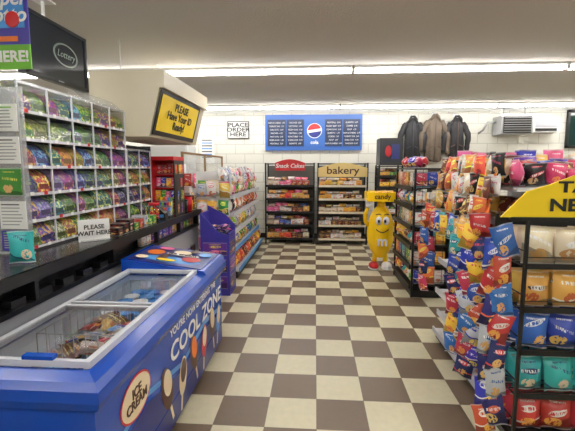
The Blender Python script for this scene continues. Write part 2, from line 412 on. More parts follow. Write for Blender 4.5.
bar(1.95,.33,m_choc,m_cream,.35,1.15); bar(2.2,.27,m_cream,m_choc,-.2); bar(2.42,.31,m_choc,m_orange,.3,1.1); bar(2.66,.28,m_red,m_cream,-.15)
bar(2.88,.33,m_choc,m_cream,.2,1.15); bar(3.07,.29,m_lblue,m_cream,-.25)
b.finish('side_graphics',g)
text('side_lettering','COOL ZONE',gpt(2.58,.48,.003),.15,Y,Z,m_textw,g,bold=.02,sx=1.3)
text('side_lettering_small',"YOU'RE NOW ENTERING THE",gpt(2.5,.60,.003),.06,Y,Z,m_textw,g,bold=.01,sx=1.2)
text('side_logo',"ICE\nCREAM",gpt(1.6,.5,.004),.062,Y,Z,m_choc,g,bold=.02,space=.8)
b=MB()
def pile(ya,yb,za,zb,n,mats,big=1):
    for k in range(n):
        px=rnd.uniform(-1.24,-.9); py=rnd.uniform(ya,yb); pz=rnd.uniform(za,zb)
        a=rnd.uniform(0,3.1); r=V((math.cos(a),math.sin(a),rnd.uniform(-.25,.25))).normalized(); u=Z.cross(r).normalized()
        if k%3: b.bag(V((px,py,pz)),r,u,.17*big,.085*big,.035,rnd.choice(mats))
        else: b.obox(V((px,py,pz)),r,u,.14*big,.09*big,.03,rnd.choice(mats))
pile(1.4,2.58,.28,.38,70,pick('white bluewhite blue gold brown silver'))
pile(1.42,1.70,.46,.62,46,pick('brown red clear white orange bluewhite clear blue'))
pile(1.70,2.14,.54,.66,52,pick('brown clear white gold bluewhite silver red clear'))
b.finish('frozen_treats',g)
b=MB()
cupm=mat('cup_blue',C(60,150,225),.35)
for iy in range(5):
    for ix in range(4):
        cx=-1.21+ix*.1; cy=2.2+iy*.098
        b.tube((cx,cy,.52),(cx,cy,.64),.036,cupm if ix%2 else m_textw,.046,n=14); b.tube((cx,cy,.64),(cx,cy,.655),.049,m_lblue if (ix+iy)%3 else m_textw,n=14)
b.box(-1.28,-.87,2.15,2.64,.50,.52,m_wire)
b.finish('ice_cream_cups',g)
b=MB(); b.wirebox(-1.28,-.87,1.68,2.12,.5,.74,m_wire,step=.06,r=.0025); b.wirebox(-1.28,-.87,2.15,2.63,.45,.72,m_wire,step=.07,r=.0025); b.finish('wire_baskets',g)

# ------------------------------------------------------------ counter
g=group('checkout_counter',(-1.75,2.5,0))
m_top=mat('counter_laminate',C(48,45,47),.25,noise=.3,nscale=60)
b=MB(); b.box(-2.2,-1.4,.2,4.8,.955,1.0,m_top); b.box(-1.415,-1.395,.2,4.8,.94,1.0,m_black); b.finish('countertop',g)
b=MB()
b.box(-2.18,-1.55,.25,4.78,.0,.95,m_blackplastic)
b.box(-1.55,-1.44,.25,4.78,.0,.80,m_grey); b.box(-1.55,-1.42,.25,4.78,.80,.825,m_black)
for y in (.3,1.1,1.9,2.7,3.5,4.1,4.75): b.box(-1.55,-1.425,y-.015,y+.015,.825,.955,m_black)
b.box(-1.44,-1.43,.25,4.78,0,.1,m_black)
b.finish('base_cabinet',g)
b=MB(); row(b,(-1.45,3.25,.825),Y,Z,1.45,.09,.10,.05,ALL,layers=1,kind='box')
for i in range(5): b.box(-1.5,-1.45,1.75+i*.2,1.85+i*.2,.825,.86,m_blackplastic)
b.finish('small_candy',g)
b=MB()
for i in range(7): b.obox(V((-1.437,3.35+i*.2,.45)),Y,Z,.17,.3,.004,ALL[(i*5)%len(ALL)])
b.finish('front_flyers',g)

# ------------------------------------------------------------ lottery ticket dispensers
T=[tmat('ticket_a',C(90,35,165),C(235,205,40),C(200,60,150)),tmat('ticket_b',C(50,160,45),C(245,235,60),C(20,90,50)),
   tmat('ticket_c',C(225,190,30),C(200,30,40),C(60,120,40)),tmat('ticket_d',C(40,60,175),C(120,190,240),C(230,230,250)),
   tmat('ticket_e',C(130,150,50),C(235,235,190),C(70,90,40)),tmat('ticket_f',C(175,40,135),C(120,50,170),C(245,220,90)),
   tmat('ticket_g',C(75,60,140),C(200,200,215),C(40,40,90)),tmat('ticket_h',C(30,140,140),C(235,240,120),C(30,70,120)),
   tmat('ticket_i',C(205,40,40),C(250,225,80),C(90,30,120)),tmat('ticket_j',C(70,50,150),C(95,175,60),C(190,220,80)),
   tmat('ticket_k',C(70,140,50),C(150,190,90),C(90,60,150)),tmat('ticket_l',C(100,80,170),C(160,150,200),C(60,120,70))]
cw,ch=.256,.162; Z0=1.02; xf=-1.70
m_dback=mat('dispenser_back',C(60,62,70),.5)
def dispenser(nm,Y0,nc,nr):
    g=group(nm,(-1.8,Y0+nc*cw/2,1.0))
    tk=MB(); fr=MB(); ac=MB(); lb=MB()
    for j in range(nr+1):
        z=Z0+j*ch
        fr.box(xf-.2,xf,Y0,Y0+nc*cw,z-.004,z,m_acry2)
        fr.box(xf+.008,xf+.013,Y0,Y0+nc*cw,z-.010,z+.008,m_shelfwhite if j<nr else m_acry2)
    for i in range(nc+1):
        y=Y0+i*cw
        fr.box(xf-.2,xf+.005,y-.002,y+.002,Z0,Z0+nr*ch,m_acry)
        fr.box(xf+.005,xf+.014,y-.005,y+.005,Z0,Z0+nr*ch,m_shelfwhite)
    fr.box(xf-.22,xf-.2,Y0,Y0+nc*cw,1.0,Z0+nr*ch,m_dback)
    fr.box(xf-.22,xf+.02,Y0,Y0+nc*cw,1.0,Z0-.005,m_blackplastic)
    for i in range(nc):
        for j in range(nr):
            yb=Y0+i*cw; z=Z0+j*ch
            for k in range(2):
                y_a=yb+.008+k*.122; y_b=y_a+.116; m=rnd.choice(T); o=rnd.randrange(90)
                hb=rnd.uniform(.85,1)
                for st in range(2):
                    pr=[(xf-.0,.008),(xf-.004,.06*hb),(xf-.03,.105*hb),(xf-.08,.14*hb),(xf-.15,.15*hb)]
                    pr=[(a-.022*st,min(c*1.06+.006*st,.157)) for a,c in pr]
                    for q in range(4):
                        (xa_,za),(xb_,zb)=pr[q],pr[q+1]
                        tk.face([(xa_,y_a+.004*st,z+za),(xa_,y_b,z+za),(xb_,y_b,z+zb),(xb_,y_a+.004*st,z+zb)],m,[(o,q/4),(o+1,q/4),(o+1,(q+1)/4),(o,(q+1)/4)])
                lb.box(xf+.014,xf+.016,y_a+.035,y_a+.065,z-.008,z+.014,m_red if (i*3+j*7+k)%5==0 else m_textw)
            ac.face([(xf+.012,yb+.005,z+.002),(xf+.012,yb+cw-.005,z+.002),(xf+.006,yb+cw-.005,z+.085),(xf+.006,yb+.005,z+.085)],m_acry)
            ac.face([(xf+.006,yb+.005,z+.085),(xf+.006,yb+cw-.005,z+.085),(xf-.06,yb+cw-.005,z+.15),(xf-.06,yb+.005,z+.15)],m_acry)
    fr.finish('frame',g); tk.finish('tickets',g); ac.finish('acrylic_fronts',g); lb.finish('number_labels',g)
    return g
g=dispenser('lottery_ticket_dispenser',2.21,5,6)
b=MB(); zt=Z0+6*ch
arc=[(xf+(-.15)*(k/8), zt+.10*math.sin(k/8*math.pi/2)) for k in range(9)]
for (a,c),(d,e) in zip(arc,arc[1:]): b.face([(a,2.9,c),(a,3.48,c),(d,3.48,e),(d,2.9,e)],m_acry2,smooth=True)
for y in(2.9,3.2,3.48): b.face([(p[0],y,p[1]) for p in arc]+[(xf-.15,y,zt)],m_acry)
b.finish('top_hood',g)
dispenser('scratch_card_case',3.505,2,4)

g=group('notice_board',(-1.87,2.17,1.0))
b=MB(); b.box(-2.2,-1.64,2.17,2.19,1.0,1.95,m_acry2); b.box(-2.2,-1.64,2.16,2.2,1.0,1.01,m_grey)
b.finish('panel',g)
b=MB(); tl=MB()
for i,(xa_,za,w,h) in enumerate([(-1.79,1.78,.15,.15),(-1.79,1.6,.15,.15),(-1.79,1.42,.14,.16),(-1.785,1.23,.16,.16),(-1.79,1.08,.15,.12),(-1.95,1.8,.14,.18),(-1.95,1.58,.14,.18),(-1.95,1.3,.14,.2)]):
    b.box(xa_-w/2+.05,xa_+w/2+.05,2.163,2.168,za-h/2,za+h/2,m_paper if i not in(2,4) else (m_purple if i==4 else P['green']))
    if i==2: continue
    for k in range(7): tl.box(xa_-w/2+.065,xa_+w/2+.035-rnd.random()*.03,2.160,2.163,za+h*.38-k*h*.12-.003,za+h*.38-k*h*.12+.003,m_grey if k else (m_textd if i%2 else m_green))
b.finish('papers',g); tl.finish('printed_lines',g)
b=MB(); b.bag(V((-1.53,1.95,1.09)),V((.9,.43,0)).normalized(),Z,.12,.17,.04,P['teal']); b.finish('snack_bag')
g=group('counter_sign',(-1.52,2.62,1.0)); r=V((.75,.66,0)).normalized()
b=MB(); b.obox(V((-1.52,2.62,1.075)),r,Z,.2,.15,.006,m_paper); b.obox(V((-1.53,2.65,1.005)),r,Z,.2,.01,.07,m_acry2); b.finish('card',g)
nn=r.cross(Z)
text('lettering','PLEASE\nWAIT HERE',V((-1.52,2.62,1.075))+nn*.005,.042,r,Z,m_textd,g,bold=.02)

# ------------------------------------------------------------ TV
g=group('television',(-1.88,2.9,2.1))
b=MB(); b.box(-1.93,-1.885,2.55,3.27,2.12,2.54,m_blackplastic); b.box(-1.96,-1.93,2.7,3.1,2.2,2.45,m_blackplastic)
for a in((2.55,3.27,2.12,2.145),(2.55,3.27,2.52,2.54),(2.55,2.57,2.12,2.54),(3.25,3.27,2.12,2.54)): b.box(-1.89,-1.872,*a,m_black)
b.box(-1.872,-1.870,2.88,2.94,2.128,2.136,m_grey)
b.tube((-1.97,2.9,2.35),(-1.97,2.9,2.7),.012,m_white); b.box(-2.03,-1.91,2.84,2.96,2.69,2.7,m_white)
b.finish('housing',g)
b=MB(); b.box(-1.885,-1.883,2.57,3.25,2.145,2.52,mat('tv_screen',C(36,42,50),.1,emit=.1)); b.finish('screen',g)
b=MB(); ring=mat('screen_ring',C(95,110,95),.4,emit=.1)
for k in range(24):
    a0=k*2*math.pi/24; a1=(k+1)*2*math.pi/24
    b.face([V((-1.8815,3.0+math.cos(a)*r_,2.34+math.sin(a)*r_*.55)) for a,r_ in((a0,.13),(a1,.13),(a1,.15),(a0,.15))],ring)
b.finish('screen_emblem',g)
text('screen_logo','Lottery',V((-1.881,3.0,2.34)),.07,Y,Z,mat('screen_glow',C(110,125,112),.4,emit=.1),g,shear=.3)

g=group('hanging_poster',(-1.68,2.0,2.0))
b=MB(); b.box(-1.95,-1.44,2.0,2.006,2.0,2.12,m_green); b.box(-1.95,-1.44,2.0,2.006,2.12,2.45,m_purple)
b.box(-1.62,-1.46,1.997,2.0,2.2,2.4,m_lblue); b.ell((-1.52,1.995,2.24),.04,.004,.04,m_red); b.box(-1.9,-1.5,1.997,2.0,2.135,2.16,m_orange)
for x in(-1.9,-1.5): b.tube((x,2.003,2.45),(x,2.003,2.7),.002,m_white,n=4)
b.finish('board',g)
text('lettering_low','HERE!',V((-1.545,1.998,2.06)),.075,X,Z,m_textw,g,bold=.03)
text('lettering_top','upper\nLotto',V((-1.56,1.995,2.3)),.1,X,Z,m_textw,g,bold=.02,space=.8,shear=.2)

# ------------------------------------------------------------ canopy
g=group('overhead_counter_canopy',(-1.7,4.2,1.78))
b=MB()
b.prism_y([(-2.0,1.78),(-1.475,1.78),(-1.365,2.2),(-1.32,2.2),(-1.32,2.35),(-2.0,2.35)],3.5,4.9,m_beige)
b.prism_y([(-1.46,1.80),(-1.45,1.80),(-1.348,2.19),(-1.358,2.19)],3.52,4.7,m_black)
for y in(3.8,4.7): b.tube((-1.85,y,2.35),(-1.85,y,2.7),.006,m_white)
b.finish('housing',g)
b=MB()
uu=V((.1,0,.38)).normalized(); c=V((-1.4,4.1,2.0))
n_=Y.cross(uu)
b.obox(c+n_*.006,Y,uu,1.08,.33,.004,m_yellow)
b.finish('yellow_sign',g)
text('lettering','PLEASE\nHave Your ID\nReady!',c+n_*.012,.105,Y,uu,m_textd,g,bold=.015,sx=1.2,space=.85)

g=group('cigarette_cabinet',(-2.08,4.4,1.0))
b=MB(); b.box(-2.16,-2.14,4.06,4.78,1.0,1.76,m_black)
for y in(4.06,4.76): b.box(-2.14,-2.0,y,y+.02,1.0,1.76,m_black)
for k in range(5): b.box(-2.14,-2.0,4.08,4.76,1.0+k*.18,1.012+k*.18,m_black)
b.finish('case',g)
b=MB()
for k in range(4): row(b,(-2.01,4.08,1.012+k*.18),Y,Z,.66,.06,.1,.04,pick('white red green silver black gold blue'),layers=1,kind='box',same=1)
b.finish('cigarette_packs',g)
g=group('countertop_candy_stand',(-1.58,4.25,1.0))
b=MB()
for x in(-1.71,-1.47): b.box(x-.006,x+.006,4.08,4.38,1.0,1.58,m_red if x<-1.6 else m_blackplastic)
b.box(-1.71,-1.47,4.37,4.38,1.0,1.6,m_red); b.box(-1.715,-1.465,4.07,4.38,1.58,1.62,m_red)
for k in range(4): b.box(-1.71,-1.47,4.08+k*.03,4.38,1.0+k*.14,1.01+k*.14,m_red)
b.finish('stand',g)
b=MB()
for k in range(4):
    row(b,(-1.70,4.10+k*.03,1.01+k*.14),X,Z,.23,.055,.11,.05,pick('red blue yellow orange pink green purple'),layers=3,kind='box',same=1)
    row(b,(-1.455,4.10,1.01+k*.14),Y,Z,.27,.055,.11,.012,pick('red blue yellow orange pink green purple'),layers=1,kind='box',same=1)
b.finish('candy',g)
g=group('cash_register',(-1.85,4.1,1.0))
b=MB(); b.box(-1.96,-1.74,4.06,4.08,1.14,1.36,m_blackplastic) ; b.prism_y([(-1.96,1.0),(-1.74,1.0),(-1.74,1.08),(-1.96,1.12)],4.08,4.3,m_blackplastic)
b.tube((-1.86,4.12,1.05),(-1.86,4.08,1.25),.02,m_black); b.box(-1.95,-1.75,4.057,4.06,1.16,1.34,m_lblue); b.finish('terminal',g)
g=group('card_reader',(-1.5,3.8,1.0))
b=MB(); b.prism_y([(-1.55,1.0),(-1.45,1.0),(-1.46,1.06),(-1.55,1.14)],3.76,3.84,m_blackplastic); b.box(-1.535,-1.47,3.755,3.76,1.02,1.05,m_lblue); b.finish('body',g)
b=MB()
for i,(x,y) in enumerate([(-1.5,4.47),(-1.6,4.5),(-1.48,4.57)]):
    b.tube((x,y,1.0),(x,y,1.13+.02*i),.035,[m_blackplastic,m_white,m_red][i],.043,n=14); b.tube((x,y,1.13+.02*i),(x,y,1.14+.02*i),.046,m_black,n=14)
b.finish('travel_cups')
b=MB()
b.box(-1.75,-1.45,4.68,4.78,1.0,1.18,P['brown']); b.box(-1.74,-1.46,4.66,4.68,1.0,1.12,P['yellow']); b.box(-1.7,-1.5,4.69,4.77,1.18,1.28,P['white']); b.finish('snack_box')
b=MB()
for i in range(8):
    yy=2.85+i*.09; b.obox(V((-1.5,yy,1.03+.01*(i%3))),Y,Z,.075,.06+.02*(i%3),.11,rnd.choice([m_blackplastic,P['black'],P['silver'],m_grey,P['red'],P['green']]))
b.finish('counter_trays')
g=group('lighter_display',(-1.52,3.95,1.0))
b=MB(); b.box(-1.6,-1.46,3.9,4.02,1.0,1.02,m_blackplastic)
for k in range(3): b.box(-1.6+.02*0,-1.46,3.92+.035*k,3.925+.035*k,1.02,1.07+.05*k,m_acry2)
b.finish('tray',g); b=MB()
for k in range(3):
    for i in range(5): b.box(-1.595+i*.027,-1.577+i*.027,3.93+.035*k,3.945+.035*k,1.02,1.10+.05*k,[m_red,m_lblue,m_yellow,m_green,m_orange,m_purple,m_pink][(i*2+k)%7])
b.finish('lighters',g)
g=group('plastic_candy_jar',(-1.52,3.66,1.0))
b=MB(); b.tube((-1.52,3.66,1.0),(-1.52,3.66,1.15),.05,m_acry,n=18); b.tube((-1.52,3.66,1.15),(-1.52,3.66,1.175),.052,m_red,n=18); b.finish('jar',g)
b=MB()
for k in range(26): 
    a=rnd.random()*6.28; b.ell((-1.52+.03*math.cos(a),3.66+.03*math.sin(a),1.015+.11*k/26),.014,.014,.012,rnd.choice([m_red,m_yellow,m_green,m_orange]),n=7,k=5)
b.finish('sweets',g)

# ------------------------------------------------------------ purple dump bin
g=group('candy_dump_bin',(-1.15,4.7,0))
b=MB()
b.box(-1.33,-.99,4.5,4.86,0,.66,m_purple)
b.prism_y([(-1.33,.66),(-.99,.66),(-.99,.72),(-1.12,.76),(-1.25,.9),(-1.33,.98)],4.5,4.52,m_purple); b.prism_y([(-1.33,.66),(-.99,.66),(-.99,.8),(-1.1,.92),(-1.33,1.04)],4.84,4.86,m_purple)
b.box(-1.33,-1.31,4.52,4.84,.66,.98,m_purple); b.box(-1.01,-.99,4.52,4.84,.66,.74,m_purple)
for k in range(3): b.obox(V((-1.16,4.497,.16+k*.2)),X,Z,.28,.15,.004,P['purple'] if k!=1 else P['navy'])
for k in range(3): b.obox(V((-.988,4.68,.16+k*.2)),Y,Z,.3,.15,.004,P['navy'] if k!=1 else P['purple'])
b.finish('bin',g)
b=MB()
for k in range(40):
    a=rnd.uniform(0,3.1); r=V((math.cos(a),math.sin(a),rnd.uniform(-.4,.4))).normalized(); u=Z.cross(r).normalized()
    b.bag(V((rnd.uniform(-1.24,-1.08),rnd.uniform(4.6,4.76),rnd.uniform(.68,.82))),r,u,.13,.1,.05,rnd.choice(pick('purple navy blue pink purple')))
b.finish('candy_bags',g)

# ------------------------------------------------------------ left snack gondola
g=group('snack_gondola',(-1.35,6.5,0))
b=MB(); ya,yb=5.25,7.7
b.box(-1.62,-1.58,ya,yb,0,1.45,m_white)
for y in(ya,yb-.02): b.box(-1.6,-1.15,y,y+.02,0,1.3,m_white)
levels=[.12,.38,.63,.88,1.12]
for i,z in enumerate(levels):
    xe=-1.03 if i==0 else -1.1
    b.box(-1.58,xe,ya+.02,yb-.02,z-.03,z,m_shelfwhite); b.box(xe,xe+.012,ya+.02,yb-.02,z-.035,z+.02,m_lblue if i in(0,1) else m_shelfwhite)
b.box(-1.58,-1.05,ya+.02,yb-.02,0,.09,m_black)
b.finish('shelving',g)
b=MB()
for i,z in enumerate(levels):
    xe=-1.04 if i==0 else -1.11
    row(b,(xe,ya+.06,z),Y,Z,yb-ya-.12,.11,.2,.08,[pick('orange yellow brown red'),pick('blue red green gold'),pick('white silver yellow lime'),pick('red black orange white'),pick('pink white green clear')][i],layers=2,wob=1.3,same=1)
for dz,dx in((1.33,-1.16),(1.24,-1.09)):
    row(b,(dx,ya+.06,dz),Y,V((-.1,0,1)).normalized(),yb-ya-.15,.12,.2,.08,pick('white white pink clear silver white red'),layers=2,same=1,wob=1.5,jit=.35)
b.finish('snacks',g)
b=MB()
for j in range(5):
    for i in range(3):
        for L in range(2): b.bag(V((-1.5+i*.15+rnd.uniform(-.02,.02),5.21-L*.03,.22+j*.25+rnd.uniform(-.02,.02))),(X+Z*rnd.uniform(-.1,.1)).normalized(),Z,.14,rnd.uniform(.17,.23),.04,rnd.choice(pick('white red pink clear silver gold green yellow')))
b.finish('end_peg_bags',g)
SX,SY=-1.64,4.965
g=group('peg_spinner_rack',(SX,SY,0))
b=MB(); b.tube((SX,SY,.0),(SX,SY,.03),.14,m_white,n=20); b.tube((SX,SY,.03),(SX,SY,1.55),.015,m_white)
for k in range(5):
    z=.45+k*.25
    for a in range(6): b.tube((SX,SY,z),(SX+.12*math.cos(a*1.047),SY+.12*math.sin(a*1.047),z),.003,m_wire,n=4)
b.finish('stand',g)
b=MB()
for k in range(5):
    for a in range(6):
        an=a*1.047; n=V((math.cos(an),math.sin(an),0)); r=Z.cross(n)
        for L in range(2): b.bag(V((SX,SY,.34+k*.25))+n*(.12-.04*L),r,Z,.10,.19,.025,rnd.choice(pick('white pink red clear green silver yellow white')))
b.finish('peg_goods',g)

# deli counter with sneeze guard behind
g=group('deli_counter',(-2.4,6.6,0))
b=MB(); b.box(-3.0,-1.78,5.3,7.6,0,.95,m_grey); b.box(-3.05,-1.72,5.25,7.65,.95,1.0,m_top)
for y in(5.3,6.4,7.6): b.box(-1.8,-1.77,y-.015,y+.015,1.0,1.7,m_wood)
b.box(-1.8,-1.77,5.28,7.62,1.69,1.72,m_wood)
for x in(-3.0,-2.4): b.box(x-.015,x+.015,5.28,5.31,1.0,1.62,m_wood)
b.box(-3.0,-1.77,5.28,5.31,1.61,1.635,m_wood)
b.finish('cabinet',g)
b=MB(); b.box(-1.782,-1.778,5.32,7.58,1.0,1.69,m_acry); b.box(-3.0,-1.8,5.298,5.302,1.0,1.6,m_acry); b.finish('sneeze_guard',g)
b=MB()
for i,(x,z,w,h) in enumerate([(-2.7,1.4,.2,.26),(-2.45,1.35,.18,.26),(-2.15,1.4,.2,.2),(-1.92,1.3,.14,.2),(-2.3,1.12,.2,.14)]): b.box(x-w/2,x+w/2,5.285,5.29,z-h/2,z+h/2,m_paper if i%2 else P['bluewhite'])
b.finish('posted_papers',g)
g=group('upright_refrigerator',(-2.95,8.15,0))
b=MB(); b.box(-3.3,-2.55,7.85,8.45,0.05,1.95,m_white); b.box(-3.28,-2.57,7.82,7.85,.08,1.2,m_white); b.box(-3.28,-2.57,7.82,7.85,1.22,1.93,m_white); b.box(-3.2,-3.17,7.79,7.82,.7,1.1,m_steel); b.box(-3.2,-3.17,7.79,7.82,1.3,1.7,m_steel); b.box(-3.25,-2.6,7.9,8.4,0,.05,m_black); b.finish('body',g)
b=MB(); b.box(-2.45,-2.15,8.47,8.49,1.6,2.15,m_paper)
for k in range(7): b.box(-2.42,-2.2,8.465,8.47,2.08-k*.06,2.1-k*.06,m_lblue if k%2 else m_textd)
b.finish('posted_notice')

# ------------------------------------------------------------ order sign
g=group('order_sign',(-1.63,8.45,2.1))
b=MB(); b.box(-1.86,-1.4,8.47,8.49,2.12,2.48,m_textd); b.box(-1.845,-1.415,8.465,8.47,2.135,2.465,m_paper); b.finish('board',g)
text('lettering','PLACE\nORDER\nHERE',V((-1.63,8.46,2.3)),.115,X,Z,m_textd,g,bold=.02,sx=1.3,space=.85)

# ------------------------------------------------------------ menu board
g=group('menu_board',(-.05,8.45,1.85))
mb_=mat('menu_frame_blue',C(50,100,180),.4,emit=.08); mk=mat('menu_panel_dark',C(22,42,80),.4)
b=MB(); b.box(-1.05,.96,8.44,8.49,1.87,2.6,mb_)
for a in((-1.0,-.62,1.95,2.5),(-.60,-.24,1.95,2.5),(.2,.55,1.95,2.5),(.57,.92,1.95,2.5)): b.box(a[0],a[1],8.43,8.44,a[2],a[3],mk)
b.finish('case',g)
b=MB()
b.box(-.21,.17,8.432,8.44,1.95,2.5,mb_)
def disc(cx,cz,r,yy,a0,a1,m,k=24):
    pts=[V((cx+r*math.cos(a0+(a1-a0)*i/k),yy,cz+r*math.sin(a0+(a1-a0)*i/k))) for i in range(k+1)]
    b.face(pts,m)
disc(-.02,2.27,.155,8.43,0,2*math.pi,m_textw); disc(-.02,2.27,.14,8.428,.35,math.pi-.05,m_red); disc(-.02,2.27,.14,8.428,math.pi+.35,2*math.pi-.05,m_dblue)
b.finish('logo_disc',g)
text('logo_lettering','cola',V((-.02,8.427,2.03)),.1,X,Z,m_textw,g,bold=.03)
W=['HAM & CHEESE','TURKEY SUB','CHILI DOG','NACHOS','HOT DOG','PIZZA SLICE','MEATBALL','ROAST BEEF','CORN DOG','BURRITO','COFFEE','SOUP']
for k,cx in enumerate((-.81,-.42,.375,.745)):
    t='\n'.join(W[(k*3+i)%12]+'  %d.%d9'%(1+(i+k)%5,i%9) for i in range(7))
    text('menu_lines_%d'%k,t,V((cx,8.427,2.22)),.043,X,Z,m_textw,g,bold=0,sx=.9,space=1.65)

# ------------------------------------------------------------ pastry racks
def rack(name,xa_,xb_,ya_,yb_,zs,mats,h,sign=None,wt=.12,edge=m_black,top=1.6):
    g=group(name,((xa_+xb_)/2,(ya_+yb_)/2,0)); b=MB()
    for x in(xa_,xb_):
        for y in(ya_,yb_): b.box(x-.014,x+.014,y-.014,y+.014,0,top,m_black)
        for z in [z_ for z_ in zs]+[top-.02]: b.tube((x,ya_,z),(x,yb_,z),.006,m_black,n=6)
        for k in range(1,4): b.tube((x,ya_+(yb_-ya_)*k/4,.05),(x,ya_+(yb_-ya_)*k/4,top-.02),.004,m_black,n=4)
    b.tube((xa_,yb_,top-.02),(xb_,yb_,top-.02),.01,m_black)
    b.tube((xa_,ya_,top-.02),(xb_,ya_,top-.02),.01,m_black)
    for z in zs:
        b.box(xa_,xb_,ya_,yb_,z-.012,z,m_black); b.box(xa_,xb_,ya_-.012,ya_,z-.02,z+.022,edge)
    b.box(xa_,xb_,yb_-.01,yb_,.05,top-.05,mat(name+'_back',C(95,92,86),.6))
    b.finish('frame',g); b=MB()
    for i,z in enumerate(zs):
        row(b,(xa_+.02,ya_+.03,z),X,Z,xb_-xa_-.04,wt,h*.6,.1,mats,layers=2,kind='box',same=2,jit=.35)
        row(b,(xa_+.03,ya_+.12,z+h*.5),X,Z,xb_-xa_-.06,wt*1.1,h*.4,.08,mats,layers=1,kind='bag',same=1,jit=.4)
    b.finish('packages',g); return g
zs=[.1,.37,.63,.89,1.15]
g=rack('pastry_rack',-.97,-.02,7.8,8.25,zs,pick('white red brown gold blue clear pink white orange'),.2,edge=m_black)
b=MB(); pts=[]
for k in range(13):
    t=k/12; pts.append((-.78+.58*t,1.58+.07*math.sin(math.pi*t)))
poly=[(-.78,1.45)]+[(-.2,1.45)]+[(p[0],p[1]+.02) for p in reversed(pts)]
b.prism_y(poly,7.76,7.78,m_red); b.finish('sign_panel',g)
text('lettering','Snack Cakes',V((-.49,7.755,1.54)),.11,X,Z,m_textw,g,bold=.02,shear=.2)
g=rack('bakery_rack',.06,1.01,7.8,8.25,zs,pick('white clear gold white brown clear white yellow'),.18,edge=mat('bakery_shelf_edge',C(225,215,190),.5))
b=MB()
poly=[(.06,1.33),(1.0,1.33)]+[(1.0-.94*k/12,1.5+.1*math.sin(math.pi*k/12)) for k in range(13)]
b.prism_y(poly,7.76,7.78,mat('bakery_sign_cream',C(240,212,140),.5)); b.finish('sign_panel',g)
text('lettering','bakery',V((.53,7.755,1.45)),.2,X,Z,m_choc,g,bold=.01,sx=1.15)

g=rack('candy_bar_tower',1.15,1.56,7.3,7.7,[.15,.4,.65,.9,1.15,1.35],pick('red yellow green white blue silver brown'),.17,wt=.09,top=1.55)
b=MB(); b.box(1.15,1.56,7.3,7.7,1.55,2.03,m_blackplastic); b.box(1.19,1.52,7.294,7.3,1.6,1.98,mat('dark_sign',C(18,24,45),.3)); b.ell((1.3,7.29,1.8),.06,.005,.1,m_red); b.box(1.36,1.5,7.288,7.294,1.66,1.92,m_dblue); b.finish('top_case',g)

# ------------------------------------------------------------ mascot display
g=group('candy_mascot_display',(.98,5.95,0))
m_my=mat('mascot_yellow',C(250,206,20),.25); cx,cy=.98,5.95
b=MB(); b.ell((cx,cy,.56),.205,.17,.40,m_my,n=24,k=16,fn=lambda t:1.02-.10*abs(t-.45)-.06*t)
b.finish('body',g)
b=MB()
for s in(-1,1):
    b.tube((cx+s*.08,cy,.07),(cx+s*.075,cy,.28),.035,m_my,n=12)
    b.ell((cx+s*.095,cy-.05,.055),.075,.13,.055,m_textw if s>0 else m_red,n=16,k=8); b.ell((cx+s*.095,cy-.05,.02),.08,.135,.02,m_textw,n=16,k=6)
b.finish('legs_and_shoes',g)
b=MB()
for s in(-1,1):
    b.path([(cx+s*.19,cy-.02,.66),(cx+s*.235,cy-.06,.72),(cx+s*.245,cy-.09,.82),(cx+s*.21,cy-.12,.93)],[.03,.028,.026,.024],m_my,n=10)
    h=V((cx+s*.205,cy-.13,.965)); b.ell(h,.036,.03,.04,m_textw,n=12,k=8)
    for q in range(4): b.path([h+V((-.028+q*.018,-.01,.015)),h+V((-.032+q*.021,-.02,.05)),h+V((-.03+q*.02,-.005,.07-.004*abs(q-1)))],[.011,.011,.009],m_textw,n=6)
    b.path([h+V((-s*.02,-.01,0)),h+V((-s*.05,-.015,.015)),h+V((-s*.06,-.01,.035))],[.012,.011,.009],m_textw,n=6)
b.finish('arms_and_gloves',g)
b=MB()
for s in(-1,1):
    b.ell((cx+s*.052,cy-.148,.74),.045,.03,.062,m_textw,n=14,k=8); b.ell((cx+s*.045-.01,cy-.174,.735),.018,.01,.026,m_textd,n=10,k=6)
    b.path([(cx+s*.095,cy-.14,.825),(cx+s*.055,cy-.155,.84),(cx+s*.02,cy-.16,.825)],.008,m_choc,n=6)
b.path([(cx-.09+.18*k/8,cy-.172+.02*abs(k-4)/4,.615-.045*math.sin(math.pi*k/8)) for k in range(9)],.008,m_choc,n=6)
b.finish('face',g)
text('belly_letter','m',V((cx,cy-.180,.44)),.2,X,Z,m_textw,g,bold=.03)
b=MB(); b.box(cx-.23,cx+.2,cy-.17,cy+.17,1.02,1.04,m_my)
for a in((cx-.23,cx+.2,cy-.17,cy-.16),(cx-.23,cx+.2,cy+.16,cy+.17),(cx-.23,cx-.22,cy-.16,cy+.16),(cx+.19,cx+.2,cy-.16,cy+.16)): b.box(*a,1.04,1.15,m_my)
b.tube((cx,cy,.9),(cx,cy,1.02),.06,m_my)
row(b,(cx-.2,cy-.1,1.045),X,Z,.38,.09,.13,.05,pick('yellow brown yellow'),layers=3,kind='bag',same=1)
b.finish('candy_tray',g)
text('tray_lettering','candy',V((cx-.01,cy-.172,1.09)),.1,X,Z,m_choc,g,bold=.02)

